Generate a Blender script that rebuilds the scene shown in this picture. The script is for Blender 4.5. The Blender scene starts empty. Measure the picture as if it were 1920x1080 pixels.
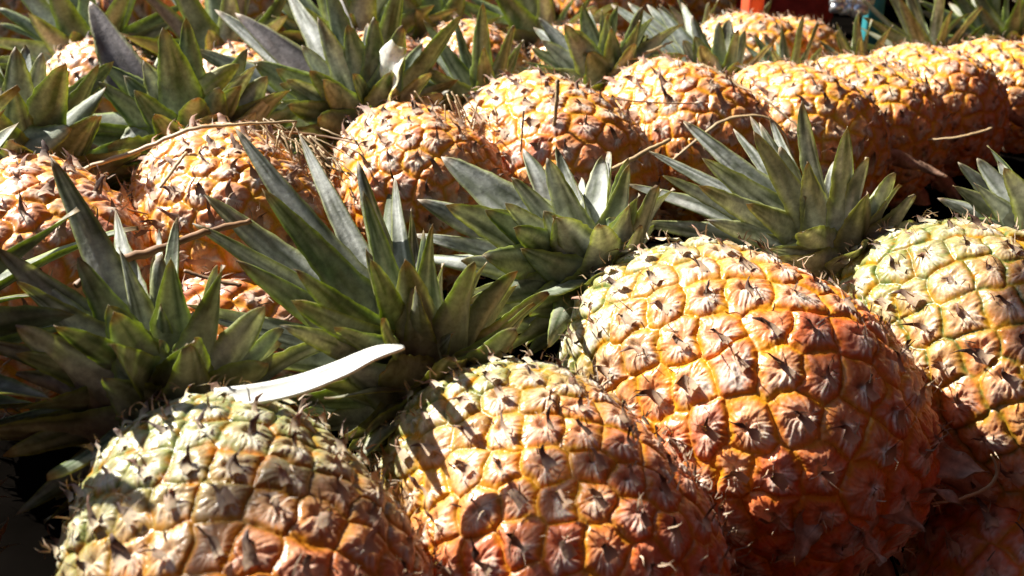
import bpy, math, random
import numpy as np
from mathutils import Vector, Matrix

scene = bpy.context.scene
COL = scene.collection

# ------------------------------------------------------------------ camera frame (used to survey the photo)
FPX = 2059.0                      # focal length in pixels of the 1920 px wide photograph
PITCH = math.radians(23.5)
CAM = np.array([0.0, 0.0, 0.20])
CR = np.array([1.0, 0, 0])
CF = np.array([0, math.cos(PITCH), -math.sin(PITCH)])
CU = np.array([0, math.sin(PITCH), math.cos(PITCH)])

def at_z(px, py, z=0.0):
    d = CF * FPX + CR * (px - 960) + CU * (540 - py)
    return CAM + d * ((z - CAM[2]) / d[2])

def at_d(px, py, depth):
    return CAM + (CF * FPX + CR * (px - 960) + CU * (540 - py)) * (depth / FPX)

def depth_of(p):
    return float(np.dot(np.asarray(p) - CAM, CF))

def unit(v):
    v = np.asarray(v, float)
    return v / (np.linalg.norm(v) + 1e-12)

# ------------------------------------------------------------------ noise
_rs = np.random.RandomState(7)
_perm = np.tile(_rs.permutation(256), 3)
_grad = _rs.normal(size=(256, 3))
_grad /= np.linalg.norm(_grad, axis=1)[:, None]

def pnoise(P, off=0.0):
    P = np.asarray(P, float) + off
    i = np.floor(P).astype(int)
    f = P - i
    u = f * f * f * (f * (f * 6 - 15) + 10)
    i &= 255
    def g(dx, dy, dz):
        h = _perm[_perm[_perm[(i[:, 0] + dx) & 255] + ((i[:, 1] + dy) & 255)] + ((i[:, 2] + dz) & 255)]
        gr = _grad[h]
        return gr[:, 0] * (f[:, 0] - dx) + gr[:, 1] * (f[:, 1] - dy) + gr[:, 2] * (f[:, 2] - dz)
    x, y, z = u[:, 0], u[:, 1], u[:, 2]
    a = g(0, 0, 0) * (1 - x) + g(1, 0, 0) * x
    b = g(0, 1, 0) * (1 - x) + g(1, 1, 0) * x
    c = g(0, 0, 1) * (1 - x) + g(1, 0, 1) * x
    d = g(0, 1, 1) * (1 - x) + g(1, 1, 1) * x
    return ((a * (1 - y) + b * y) * (1 - z) + (c * (1 - y) + d * y) * z) * 1.5

def fbm(P, off=0.0, oct=3):
    s = 0; a = 1.0; k = 1.0
    for o in range(oct):
        s = s + a * pnoise(P * k, off + 17.3 * o)
        a *= 0.5; k *= 2.03
    return s

def sstep(a, b, x):
    t = np.clip((x - a) / (b - a), 0, 1)
    return t * t * (3 - 2 * t)

def mixc(c, d, w):
    return c * (1 - w[:, None]) + np.asarray(d, float)[None, :] * w[:, None] if np.ndim(d) == 1 else c * (1 - w[:, None]) + d * w[:, None]

# ------------------------------------------------------------------ mesh helpers
def make_mesh(name, V, Fq, cols=None, mat=None, smooth=True, tris=None):
    V = np.ascontiguousarray(V, np.float32)
    me = bpy.data.meshes.new(name)
    Fq = np.asarray(Fq, np.int32).reshape(-1, 4)
    T = np.asarray(tris, np.int32).reshape(-1, 3) if tris is not None and len(tris) else np.zeros((0, 3), np.int32)
    nl = Fq.size + T.size
    me.vertices.add(len(V)); me.vertices.foreach_set('co', V.ravel())
    me.loops.add(nl)
    me.loops.foreach_set('vertex_index', np.concatenate([Fq.ravel(), T.ravel()]).astype(np.int32))
    nf = len(Fq) + len(T)
    me.polygons.add(nf)
    st = np.concatenate([np.arange(len(Fq)) * 4, Fq.size + np.arange(len(T)) * 3]).astype(np.int32)
    tot = np.concatenate([np.full(len(Fq), 4), np.full(len(T), 3)]).astype(np.int32)
    me.polygons.foreach_set('loop_start', st)
    me.polygons.foreach_set('loop_total', tot)
    me.polygons.foreach_set('use_smooth', np.full(nf, smooth))
    me.update(calc_edges=True)
    if cols is not None:
        a = me.color_attributes.new('tint', 'FLOAT_COLOR', 'POINT')
        a.data.foreach_set('color', np.ascontiguousarray(cols, np.float32).ravel())
    if mat: me.materials.append(mat)
    return me

def link(name, me, parent=None):
    o = bpy.data.objects.new(name, me)
    COL.objects.link(o)
    if parent is not None: o.parent = parent
    return o

def tag(o, label=None, cat=None, group=None, kind=None):
    if label: o['label'] = label
    if cat: o['category'] = cat
    if group: o['group'] = group
    if kind: o['kind'] = kind
    return o

# ------------------------------------------------------------------ materials
def nodes_of(name):
    m = bpy.data.materials.new(name); m.use_nodes = True
    nt = m.node_tree
    return m, nt, nt.nodes['Principled BSDF']

def mat_rind():
    m, nt, b = nodes_of('pineapple_rind')
    at = nt.nodes.new('ShaderNodeAttribute'); at.attribute_name = 'tint'
    tc = nt.nodes.new('ShaderNodeTexCoord')
    n = nt.nodes.new('ShaderNodeTexNoise'); n.inputs['Scale'].default_value = 420; n.inputs['Detail'].default_value = 5
    nt.links.new(tc.outputs['Object'], n.inputs['Vector'])
    mr = nt.nodes.new('ShaderNodeMapRange'); mr.inputs[3].default_value = 0.72; mr.inputs[4].default_value = 1.25
    nt.links.new(n.outputs['Fac'], mr.inputs[0])
    mx = nt.nodes.new('ShaderNodeVectorMath'); mx.operation = 'SCALE'
    nt.links.new(at.outputs['Color'], mx.inputs[0]); nt.links.new(mr.outputs[0], mx.inputs['Scale'])
    nt.links.new(mx.outputs[0], b.inputs['Base Color'])
    nt.links.new(at.outputs['Alpha'], b.inputs['Roughness'])
    bp = nt.nodes.new('ShaderNodeBump'); bp.inputs['Strength'].default_value = 0.35; bp.inputs['Distance'].default_value = 0.0006
    nt.links.new(n.outputs['Fac'], bp.inputs['Height']); nt.links.new(bp.outputs[0], b.inputs['Normal'])
    b.inputs['Subsurface Weight'].default_value = 0.2
    b.inputs['Subsurface Radius'].default_value = (1.0, 0.45, 0.12)
    b.inputs['Subsurface Scale'].default_value = 0.003
    b.inputs['Specular IOR Level'].default_value = 0.45
    return m

def mat_leaf(name='crown_leaf', trans=0.42):
    m, nt, b = nodes_of(name)
    at = nt.nodes.new('ShaderNodeAttribute'); at.attribute_name = 'tint'
    tc = nt.nodes.new('ShaderNodeTexCoord')
    n = nt.nodes.new('ShaderNodeTexNoise'); n.inputs['Scale'].default_value = 330; n.inputs['Detail'].default_value = 8; n.inputs['Roughness'].default_value = 0.65
    nt.links.new(tc.outputs['Object'], n.inputs['Vector'])
    mr = nt.nodes.new('ShaderNodeMapRange'); mr.inputs[1].default_value = 0.25; mr.inputs[2].default_value = 0.75; mr.inputs[3].default_value = 0.52; mr.inputs[4].default_value = 1.42
    nt.links.new(n.outputs['Fac'], mr.inputs[0])
    mx = nt.nodes.new('ShaderNodeVectorMath'); mx.operation = 'SCALE'
    nt.links.new(at.outputs['Color'], mx.inputs[0]); nt.links.new(mr.outputs[0], mx.inputs['Scale'])
    nt.links.new(mx.outputs[0], b.inputs['Base Color'])
    b.inputs['Roughness'].default_value = 0.55
    b.inputs['Specular IOR Level'].default_value = 0.5
    bp = nt.nodes.new('ShaderNodeBump'); bp.inputs['Strength'].default_value = 0.5; bp.inputs['Distance'].default_value = 0.0005
    nt.links.new(n.outputs['Fac'], bp.inputs['Height']); nt.links.new(bp.outputs[0], b.inputs['Normal'])
    tr = nt.nodes.new('ShaderNodeBsdfTranslucent')
    tm = nt.nodes.new('ShaderNodeMix'); tm.data_type = 'RGBA'; tm.blend_type = 'MULTIPLY'; tm.inputs[0].default_value = 1.0
    nt.links.new(mx.outputs[0], tm.inputs[6]); tm.inputs[7].default_value = (1.3, 1.3, 0.62, 1)
    nt.links.new(tm.outputs[2], tr.inputs['Color'])
    mul = nt.nodes.new('ShaderNodeMath'); mul.operation = 'MULTIPLY'; mul.inputs[1].default_value = trans
    nt.links.new(at.outputs['Alpha'], mul.inputs[0])
    ms = nt.nodes.new('ShaderNodeMixShader')
    nt.links.new(mul.outputs[0], ms.inputs[0]); nt.links.new(b.outputs[0], ms.inputs[1]); nt.links.new(tr.outputs[0], ms.inputs[2])
    nt.links.new(ms.outputs[0], nt.nodes['Material Output'].inputs['Surface'])
    return m

def mat_plain(name, col, rough=0.6, nscale=80, lo=0.7, hi=1.3, spec=0.4, metal=0.0):
    m, nt, b = nodes_of(name)
    tc = nt.nodes.new('ShaderNodeTexCoord')
    n = nt.nodes.new('ShaderNodeTexNoise'); n.inputs['Scale'].default_value = nscale; n.inputs['Detail'].default_value = 6
    nt.links.new(tc.outputs['Object'], n.inputs['Vector'])
    r = nt.nodes.new('ShaderNodeValToRGB')
    r.color_ramp.elements[0].position = 0.3; r.color_ramp.elements[1].position = 0.72
    r.color_ramp.elements[0].color = (*[min(1, c * lo) for c in col], 1)
    r.color_ramp.elements[1].color = (*[min(1, c * hi) for c in col], 1)
    nt.links.new(n.outputs['Fac'], r.inputs[0]); nt.links.new(r.outputs[0], b.inputs['Base Color'])
    b.inputs['Roughness'].default_value = rough; b.inputs['Specular IOR Level'].default_value = spec
    b.inputs['Metallic'].default_value = metal
    bp = nt.nodes.new('ShaderNodeBump'); bp.inputs['Strength'].default_value = 0.3; bp.inputs['Distance'].default_value = 0.002
    nt.links.new(n.outputs['Fac'], bp.inputs['Height']); nt.links.new(bp.outputs[0], b.inputs['Normal'])
    return m

M_RIND = mat_rind()
M_LEAF = mat_leaf()
M_DRY = mat_leaf('dry_bract', 0.3)
M_STRAW = mat_plain('dry_straw', (0.52, 0.36, 0.18), 0.55, 60, 0.55, 1.25)
M_TWIG = mat_plain('brown_stalk', (0.30, 0.16, 0.07), 0.6, 90, 0.5, 1.35)

# ------------------------------------------------------------------ fruit body
GOLD = math.pi * (3 - math.sqrt(5))

def fruit_mesh(seed, L, R, n_eyes, nth, green=0.25, red=0.4, bract_len=1.0, pale=0.6, blunt=2.5, seam=0.2):
    rng = np.random.RandomState(seed)
    # profile, base at z = 0, crown end at z = L
    uu = np.linspace(0.0, 1.0, 1200)
    zz = 0.5 - 0.5 * np.cos(uu * math.pi)
    rr = np.power(np.maximum(1 - np.abs(2 * zz - 1) ** blunt, 0), 1 / 2.1) * (1.04 - 0.16 * zz)
    pr = rr * R; pz = zz * L
    seg = np.hypot(np.diff(pr), np.diff(pz))
    arc = np.concatenate([[0], np.cumsum(seg)])
    area = np.concatenate([[0], np.cumsum(seg * (pr[1:] + pr[:-1]) * math.pi)])
    nt_ = max(24, int(arc[-1] / (2 * math.pi * R / nth)))
    sa = np.linspace(0.004, arc[-1] - 0.004, nt_)
    r = np.interp(sa, arc, pr); z = np.interp(sa, arc, pz)
    dr = np.gradient(r, sa); dz = np.gradient(z, sa)
    ln = np.hypot(dr, dz); dr /= ln; dz /= ln
    th = np.arange(nth) / nth * 2 * math.pi
    ct, st = np.cos(th), np.sin(th)
    def grid(a, b): return (a[:, None] * b[None, :]).ravel()
    one = np.ones(nth)
    P = np.stack([grid(r, ct), grid(r, st), grid(z, one)], 1)
    N = np.stack([grid(dz, ct), grid(dz, st), grid(-dr, one)], 1)
    U = grid(sa / arc[-1], one)
    # eyes
    i = np.arange(n_eyes)
    ea = np.interp((i + 0.5) / n_eyes * (area[-1] * 0.985) + area[-1] * 0.0075, area, arc)
    et = i * GOLD + rng.normal(0, 0.03, n_eyes)
    ea = np.clip(ea + rng.normal(0, 0.0009, n_eyes), 0.001, arc[-1] - 0.001)
    er = np.interp(ea, arc, pr); ez = np.interp(ea, arc, pz)
    edr = np.interp(ea, sa, dr); edz = np.interp(ea, sa, dz)
    C = np.stack([er * np.cos(et), er * np.sin(et), ez], 1)
    EA = np.stack([edr * np.cos(et), edr * np.sin(et), edz], 1)      # toward the crown
    EB = np.stack([-np.sin(et), np.cos(et), 0 * et], 1)
    EN = np.stack([edz * np.cos(et), edz * np.sin(et), -edr], 1)
    half = 0.5 * math.sqrt(area[-1] / n_eyes * 1.12)
    ev = rng.rand(n_eyes, 8)
    # warped cells
    W = np.stack([pnoise(P * 130, 3.1 + seed), pnoise(P * 130, 41.7 + seed), pnoise(P * 130, 77.9 + seed)], 1) * half * 0.28
    Q = P + W
    k = 5
    idx = np.empty((len(Q), k), int); dd = np.empty((len(Q), k))
    for s in range(0, len(Q), 20000):
        q = Q[s:s + 20000]
        d2 = ((q ** 2).sum(1)[:, None] + (C ** 2).sum(1)[None] - 2 * q @ C.T)
        ix = np.argpartition(d2, k, axis=1)[:, :k]
        dv = np.take_along_axis(d2, ix, 1)
        o = np.argsort(dv, axis=1)
        idx[s:s + 20000] = np.take_along_axis(ix, o, 1); dd[s:s + 20000] = np.take_along_axis(dv, o, 1)
    own = idx[:, 0]
    e = np.full(len(Q), 1e9)
    for j in range(1, k):
        e = np.minimum(e, (dd[:, j] - dd[:, 0]) / (2 * np.linalg.norm(C[idx[:, j]] - C[own], axis=1) + 1e-9))
    en = np.clip(e / half, 0, 1.2)
    rel = Q - C[own]
    x = (rel * EB[own]).sum(1) / half; y = (rel * EA[own]).sum(1) / half
    v = ev[own]
    rad = np.hypot(x, y - 0.05); phi = np.arctan2(x, y - 0.05)
    f1 = fbm(P * 160, seed * 1.7); f2 = fbm(P * 480, seed * 2.3); f3 = pnoise(P * 1100, seed * 0.7)
    phb = np.arctan2(x, -(y - 0.05))                       # 0 towards the base, so the seam of the angle lies on the crown side
    sn = fbm(np.stack([phb * 4.2, rad * 1.1, own * 3.71], 1), seed * 0.9)
    sn2 = fbm(np.stack([phb * 11.0, rad * 1.6, own * 5.13], 1), seed * 1.3, 2)
    plate = 1 - np.exp(-en / (0.10 + 0.05 * v[:, 3]))
    dome = 1 - np.clip(1 - en, 0, 1) ** 2
    b1 = np.exp(-(((x - 0.44) ** 2 + (y - 0.30) ** 2) / 0.10)) * (0.2 + 1.1 * v[:, 1])
    b2 = np.exp(-(((x + 0.44) ** 2 + (y - 0.30) ** 2) / 0.10)) * (0.2 + 1.1 * v[:, 2])
    b3 = np.exp(-((x ** 2 + (y - 0.66) ** 2) / 0.09)) * (0.1 + 0.9 * v[:, 3])
    pit = np.exp(-((x ** 2 + (y - 0.12) ** 2) / 0.05))
    fanw = np.exp(-(np.abs(phb) / (0.85 + 0.5 * v[:, 4])) ** 3)      # the bract fan on the base side of each eye
    ridge = fanw * sstep(1.15, 0.1, rad) * sstep(0.0, 0.25, rad)
    back = sstep(0.4, -0.3, y)
    tilt = (x * (v[:, 6] - 0.5) + y * (v[:, 7] - 0.5)) * 1.5 * plate
    endf = sstep(0.0, 0.1, U) * sstep(1.0, 0.93, U) * 0.6 + 0.4
    act = sstep(0.05, 0.3, rad) * sstep(1.1, 0.75, rad)
    hmm = (1.60 * plate + 0.50 * dome + 1.15 * (b1 + b2 + b3) - 1.75 * pit + 0.95 * ridge + tilt
           + (0.36 + 0.55 * fanw) * sn * act + (0.14 + 0.30 * fanw) * sn2 * act
           + 0.42 * f1 * plate + 0.22 * f2 + 0.11 * f3 + (v[:, 0] - 0.5) * 1.0 * plate) * endf
    H = hmm * 0.001 * (half / 0.0115)
    H = H - 0.0024
    big = fbm(P * 22, seed * 5.1, 2)
    P2 = P + N * (H + 0.0024 * big)[:, None]
    # ---- colours of the rind itself
    w_eye = U + 0.05 * big + 0.07 * (v[:, 0] - 0.5)
    gz = sstep(0.92 - green * 1.25, 0.94 - green * 0.5, w_eye)
    sz = sstep(0.97 - seam * 1.25, 1.0 - seam * 0.5, w_eye) * np.clip(0.75 + 0.9 * f1, 0.1, 1)
    rz = np.clip(red * (0.42 + 0.75 * sstep(0.88, 0.25, U)) + 0.45 * big + 0.55 * (v[:, 1] - 0.5), 0, 1)
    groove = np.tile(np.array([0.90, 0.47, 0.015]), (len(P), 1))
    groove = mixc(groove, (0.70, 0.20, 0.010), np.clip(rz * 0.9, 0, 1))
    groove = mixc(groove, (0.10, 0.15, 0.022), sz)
    rim = np.tile(np.array([0.90, 0.37, 0.05]), (len(P), 1))
    rim = mixc(rim, (0.76, 0.16, 0.04), rz)
    rim = mixc(rim, (0.30, 0.30, 0.09), np.clip(gz * 0.75 + sz * 0.35, 0, 1))
    lobe = np.tile(np.array([0.93, 0.54, 0.22]), (len(P), 1))
    lobe = mixc(lobe, (0.84, 0.30, 0.16), rz)
    lobe = mixc(lobe, (0.44, 0.43, 0.20), np.clip(gz * 0.85 + sz * 0.15, 0, 1))
    bloom = np.tile(np.array([0.92, 0.82, 0.66]), (len(P), 1))
    bloom = mixc(bloom, (0.85, 0.62, 0.50), np.clip(rz * 0.7, 0, 1))
    bloom = mixc(bloom, (0.70, 0.68, 0.52), gz * 0.8)
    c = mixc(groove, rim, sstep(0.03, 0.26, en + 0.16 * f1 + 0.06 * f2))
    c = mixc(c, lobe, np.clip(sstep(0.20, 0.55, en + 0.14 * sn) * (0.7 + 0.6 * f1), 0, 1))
    fan = np.clip((0.10 + 0.80 * fanw + 0.35 * (v[:, 2] - 0.5)) * sstep(0.10, 0.46, en + 0.16 * sn) * (0.62 + 0.55 * sn + 0.45 * sn2 + 0.3 * f2) * (0.7 + 0.8 * pale), 0, 1)
    c = mixc(c, bloom, fan)
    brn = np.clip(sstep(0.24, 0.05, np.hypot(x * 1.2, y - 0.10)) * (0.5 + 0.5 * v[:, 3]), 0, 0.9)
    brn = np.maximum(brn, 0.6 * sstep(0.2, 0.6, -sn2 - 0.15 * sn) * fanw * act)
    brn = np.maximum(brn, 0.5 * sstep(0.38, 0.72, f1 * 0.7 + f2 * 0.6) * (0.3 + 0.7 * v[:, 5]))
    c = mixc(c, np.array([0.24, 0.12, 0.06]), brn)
    mott = fbm(P * 60, seed * 3.3)
    c = mixc(c, np.array([0.46, 0.24, 0.13]), 0.22 * sstep(0.3, 0.8, mott))
    c = np.clip(c * (0.88 + 0.13 * f1 + 0.13 * f3)[:, None], 0.005, 0.92)
    rough = np.clip(0.36 + 0.30 * fan + 0.18 * f2 + 0.2 * brn, 0.2, 0.9)
    cols = np.concatenate([c, rough[:, None]], 1)
    # quads
    a = (np.arange(nt_ - 1)[:, None] * nth + np.arange(nth)[None]).ravel()
    b = (np.arange(nt_ - 1)[:, None] * nth + (np.arange(nth)[None] + 1) % nth).ravel()
    quads = [np.stack([a, b, b + nth, a + nth], 1)]
    V = [P2]; CC = [cols]; tris = []
    nv = len(P2)
    # end caps
    for row, zc, rev in ((0, 0.0, True), (nt_ - 1, L, False)):
        V.append(np.array([[0, 0, P2[row * nth:(row + 1) * nth, 2].mean()]])); CC.append(np.array([[0.2, 0.12, 0.06, 0.7]]))
        ring = row * nth + np.arange(nth); nx = row * nth + (np.arange(nth) + 1) % nth
        cen = np.full(nth, nv)
        tris.append(np.stack([nx, ring, cen], 1) if rev else np.stack([ring, nx, cen], 1))
        nv += 1
    # dried bract tips and fibres, one per eye
    steps = 6
    for q in range(n_eyes):
        g = float(sstep(0.97 - green * 1.25, 1.0 - green * 0.35, np.array([ea[q] / arc[-1]]))[0])
        ln_ = bract_len * (0.15 + 0.85 * ev[q, 3] ** 1.6)
        ybase = -0.62
        side = (ev[q, 4] - 0.5) * 1.7
        pts = np.array([[0, ybase, 2.4], [side * 0.05, -0.28, 3.2], [side * 0.12, 0.02, 4.2],
                        [side * 0.3, 0.02 + 0.26 * ln_, 4.6 + 2.3 * ln_], [side * 0.7, 0.02 + 0.52 * ln_, 4.8 + 3.6 * ln_ * (0.4 + ev[q, 5])],
                        [side * 1.3, 0.02 + 0.72 * ln_, 4.8 + 4.6 * ln_ * (0.1 + 1.1 * ev[q, 6])]])
        wid = np.array([0.20, 0.19, 0.13, 0.08, 0.045, 0.006]) * (0.6 + 0.9 * ev[q, 7]) * (0.5 + 0.5 * bract_len)
        sc = half / 0.0115
        cen = C[q] + EB[q] * pts[:, :1] * half + EA[q] * pts[:, 1:2] * half + EN[q] * (pts[:, 2:3] - 2.6) * 0.001 * sc
        jit = rng.normal(0, 0.00025, (steps, 3))
        cen = cen + jit
        lft = cen - EB[q] * (wid * half)[:, None] - EN[q] * (wid * half * 0.45)[:, None]
        rgt = cen + EB[q] * (wid * half)[:, None] - EN[q] * (wid * half * (0.1 + 0.7 * ev[q, 1]))[:, None]
        lft[1:4] += rng.normal(0, 0.0004, (3, 3)); rgt[1:4] += rng.normal(0, 0.0004, (3, 3))
        strip = np.stack([lft, cen, rgt], 1).reshape(-1, 3)
        t = np.linspace(0, 1, steps)[:, None]
        cb = np.array([0.70, 0.47, 0.30]) * (1 - g) + np.array([0.58, 0.52, 0.33]) * g
        ce = (np.array([0.09, 0.042, 0.026]) if ev[q, 0] < (0.6 if bract_len < 1.25 else 0.22) else np.array([0.34, 0.18, 0.115])) * (0.7 + 0.6 * ev[q, 2])
        tk = np.clip(t * 1.7, 0, 1); tc = cb * (1 - tk) + ce * tk
        tc = np.repeat(tc, 3, 0) * rng.uniform(0.8, 1.15, (steps * 3, 1))
        V.append(strip); CC.append(np.concatenate([tc, np.full((steps * 3, 1), 0.7)], 1))
        bi = nv + (np.arange(steps - 1)[:, None] * 3 + np.arange(2)[None]).ravel()
        quads.append(np.stack([bi, bi + 1, bi + 4, bi + 3], 1))
        nv += steps * 3
        for hq in range(3):                                   # thin fibres
            o = C[q] + EB[q] * rng.normal(0, 0.25) * half + EA[q] * rng.normal(-0.1, 0.3) * half + EN[q] * 0.0012
            d = unit(EN[q] * rng.uniform(0.15, 1.0) + EA[q] * rng.normal(0.3, 0.5) + EB[q] * rng.normal(0, 0.5))
            l = rng.uniform(0.004, 0.0095) * (half / 0.0115); s_ = unit(np.cross(d, rng.normal(size=3))) * 0.00028
            m_ = o + d * l * 0.5 + EN[q] * 0.0006
            tip = o + d * l + EA[q] * rng.normal(0, 0.0012) + EB[q] * rng.normal(0, 0.0012)
            V.append(np.array([o - s_, o + s_, m_ + s_ * 0.7, m_ - s_ * 0.7, tip]))
            cc = np.array([0.52, 0.36, 0.22]) * rng.uniform(0.4, 1.3)
            CC.append(np.tile(np.append(np.clip(cc, 0, 0.8), 0.6), (5, 1)))
            quads.append(np.array([[nv, nv + 1, nv + 2, nv + 3]])); tris.append(np.array([[nv + 3, nv + 2, nv + 4]]))
            nv += 5
    return make_mesh('fruit', np.concatenate(V), np.concatenate(quads), np.concatenate(CC), M_RIND, True, np.concatenate(tris))

# ------------------------------------------------------------------ leaves
def leaf_geo(base, d0, nrm, length, width, seed, bend=0.5, channel=0.35, twist=0.0, tone='mid', ns=22, nw=9, thick=0.0011, tipdry=0.5, wavy=0.0):
    """One leaf as a closed shell: base point, first direction, upper-side normal (the side that faces the crown axis)."""
    rng = np.random.RandomState(seed)
    d = unit(d0); n = unit(nrm - d * np.dot(nrm, d)); sd = np.cross(d, n)
    ds = length / (ns - 1)
    s = np.linspace(0, 1, ns)
    wprof = np.where(s < 0.28, 0.80 + 0.20 * np.sin(np.clip(s / 0.28, 0, 1) * math.pi / 2), np.power(np.clip((1 - s) / 0.72, 0, 1), 0.66) * (1.0 - 0.10 * np.sin(np.clip((s - 0.28) / 0.72, 0, 1) * math.pi)))
    wprof = np.maximum(wprof, 0.012)
    P = np.array(base, float); cen = []; D = []; NN = []; SS = []
    ph = rng.rand(4) * 6.28
    for k in range(ns):
        cen.append(P.copy()); D.append(d.copy()); NN.append(n.copy()); SS.append(sd.copy())
        P = P + d * ds
        ang = -bend / (ns - 1) * (0.5 + 1.1 * s[k])           # bend > 0 curls away from the axis (towards -n)
        ang += wavy * 0.16 * math.sin(s[k] * 9 + ph[0])
        d = unit(d * math.cos(ang) + n * math.sin(ang)); n = unit(n - d * np.dot(n, d))
        tw = twist / (ns - 1) + wavy * 0.12 * math.sin(s[k] * 7 + ph[1])
        sd = np.cross(d, n); n = unit(n * math.cos(tw) + sd * math.sin(tw)); sd = np.cross(d, n)
    cen = np.array(cen); D = np.array(D); NN = np.array(NN); SS = np.array(SS)
    w = np.linspace(-1, 1, nw)
    serr = 1 + 0.035 * rng.normal(size=(ns, 2)) + 0.03 * (np.arange(ns) % 2)[:, None]
    top = []; bot = []
    for j, wj in enumerate(w):
        hw = width * 0.5 * wprof * (serr[:, 0] if wj < 0 else serr[:, 1]) if abs(wj) > 0.95 else width * 0.5 * wprof
        ch = channel * (0.55 + 0.6 * (1 - s)) * hw * (abs(wj) ** 1.7)
        rib = 0.00035 * math.sin(wj * 15 + ph[2]) * (1 - s) * (1 - wj * wj)
        rp = wavy * 0.0022 * np.sin(s * 16 + ph[3] + wj * 2) * abs(wj) + 0.0009 * np.sin(s * 7 + ph[1]) * wj
        mid = cen + SS * (hw * wj * (1 - 0.12 * channel * wj * wj))[:, None] + NN * (ch + rib + rp)[:, None]
        tk = thick * (1 - 0.75 * wj * wj) * (0.25 + 0.75 * (1 - s)) * 0.5
        top.append(mid + NN * tk[:, None]); bot.append(mid - NN * tk[:, None])
    top = np.array(top).transpose(1, 0, 2); bot = np.array(bot).transpose(1, 0, 2)    # ns,nw,3
    ring = np.concatenate([top, bot[:, ::-1]], 1)              # ns, 2nw
    m = 2 * nw
    V = ring.reshape(-1, 3)
    a = (np.arange(ns - 1)[:, None] * m + np.arange(m)[None]).ravel()
    b = (np.arange(ns - 1)[:, None] * m + (np.arange(m)[None] + 1) % m).ravel()
    quads = np.stack([a, a + m, b + m, b], 1)
    caps = []
    for j in range(nw - 1):
        caps.append([j, j + 1, m - 2 - j, m - 1 - j])
        o = (ns - 1) * m
        caps.append([o + j + 1, o + j, o + m - 1 - j, o + m - 2 - j])
    quads = np.concatenate([quads, np.array(caps)])
    # colours of the leaf: wax bloom, rubbed dark smears, yellow-green margins, dry tip
    S = np.repeat(s, m); Wv = np.tile(np.concatenate([w, w[::-1]]), ns); TOP = np.tile(np.concatenate([np.ones(nw), np.zeros(nw)]), ns)
    q = np.stack([S * length * 55, Wv * 1.4 + TOP * 7, np.full(len(S), seed * 0.37 % 50)], 1)
    st = np.stack([S * length * 22, Wv * 7.5 + TOP * 9, np.full(len(S), seed * 0.77 % 50)], 1)
    n1 = fbm(q, 1.0); n2 = fbm(st, 5.0)
    dark, wax, marg = {
        'mid': ((0.13, 0.15, 0.09), (0.62, 0.64, 0.59), (0.38, 0.41, 0.13)),
        'green': ((0.09, 0.13, 0.05), (0.36, 0.40, 0.29), (0.35, 0.42, 0.09)),
        'pale': ((0.16, 0.20, 0.13), (0.52, 0.56, 0.50), (0.45, 0.48, 0.20)),
        'olive': ((0.12, 0.13, 0.06), (0.38, 0.38, 0.28), (0.36, 0.37, 0.11)),
        'purple': ((0.11, 0.085, 0.075), (0.30, 0.255, 0.25), (0.36, 0.38, 0.10)),
        'white': ((0.70, 0.72, 0.62), (0.86, 0.86, 0.80), (0.80, 0.82, 0.70)),
        'dry': ((0.34, 0.17, 0.10), (0.58, 0.36, 0.25), (0.46, 0.28, 0.15)),
        'yellow': ((0.36, 0.40, 0.07), (0.45, 0.42, 0.18), (0.50, 0.50, 0.10)),
    }[tone]
    wx = np.clip(0.66 + 1.05 * n1 + 0.8 * n2 + 0.10 * np.sin(Wv * 34 + 3 * n1) - 0.15 * TOP, 0, 1)
    c = np.tile(np.array(dark), (len(S), 1)); c = mixc(c, np.array(wax), wx)
    if tone not in ('white', 'dry'):
        blot = sstep(0.28, 0.6, fbm(q * 0.7, 31.0)) * 0.6
        c = mixc(c, np.array([0.16, 0.085, 0.06]), blot * 0.5)
    c = mixc(c, np.array(marg), sstep(0.80, 0.98, np.abs(Wv)) * (0.9 if tone != 'dry' else 0.4))
    if tone not in ('white', 'dry'):
        c = mixc(c, np.array([0.40, 0.42, 0.20]), sstep(0.12, 0.0, S) * 0.5)
        c = mixc(c, np.array([0.32, 0.20, 0.10]), sstep(0.90, 0.98, S) * (tipdry + 0.4 * rng.rand()))
    c = np.clip(c * (1 + 0.18 * n2)[:, None], 0.005, 0.9)
    al = np.clip(0.45 + 0.55 * sstep(0.5, 0.95, np.abs(Wv)) + 0.25 * sstep(0.6, 1, S), 0, 1)
    return V, quads, np.concatenate([c, al[:, None]], 1)

def merge(geos):
    V = []; Q = []; C = []; n = 0
    for v, q, c in geos:
        V.append(v); Q.append(q + n); C.append(c); n += len(v)
    return np.concatenate(V), np.concatenate(Q), np.concatenate(C)

def stem_geo(L=0.04, R=0.013):
    nth, nz = 16, 8
    V = []; C = []
    for k in range(nz):
        t = k / (nz - 1); r = R * (1 - 0.75 * t ** 1.5) if k < nz - 1 else 0.0006
        for j in range(nth):
            a = j / nth * 2 * math.pi; V.append([r * math.cos(a), r * math.sin(a), -0.012 + L * t])
            C.append([0.12, 0.13, 0.05, 0.3])
    a = (np.arange(nz - 1)[:, None] * nth + np.arange(nth)[None]).ravel()
    b = (np.arange(nz - 1)[:, None] * nth + (np.arange(nth)[None] + 1) % nth).ravel()
    return np.array(V, float), np.stack([a, b, b + nth, a + nth], 1), np.array(C)

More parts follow.
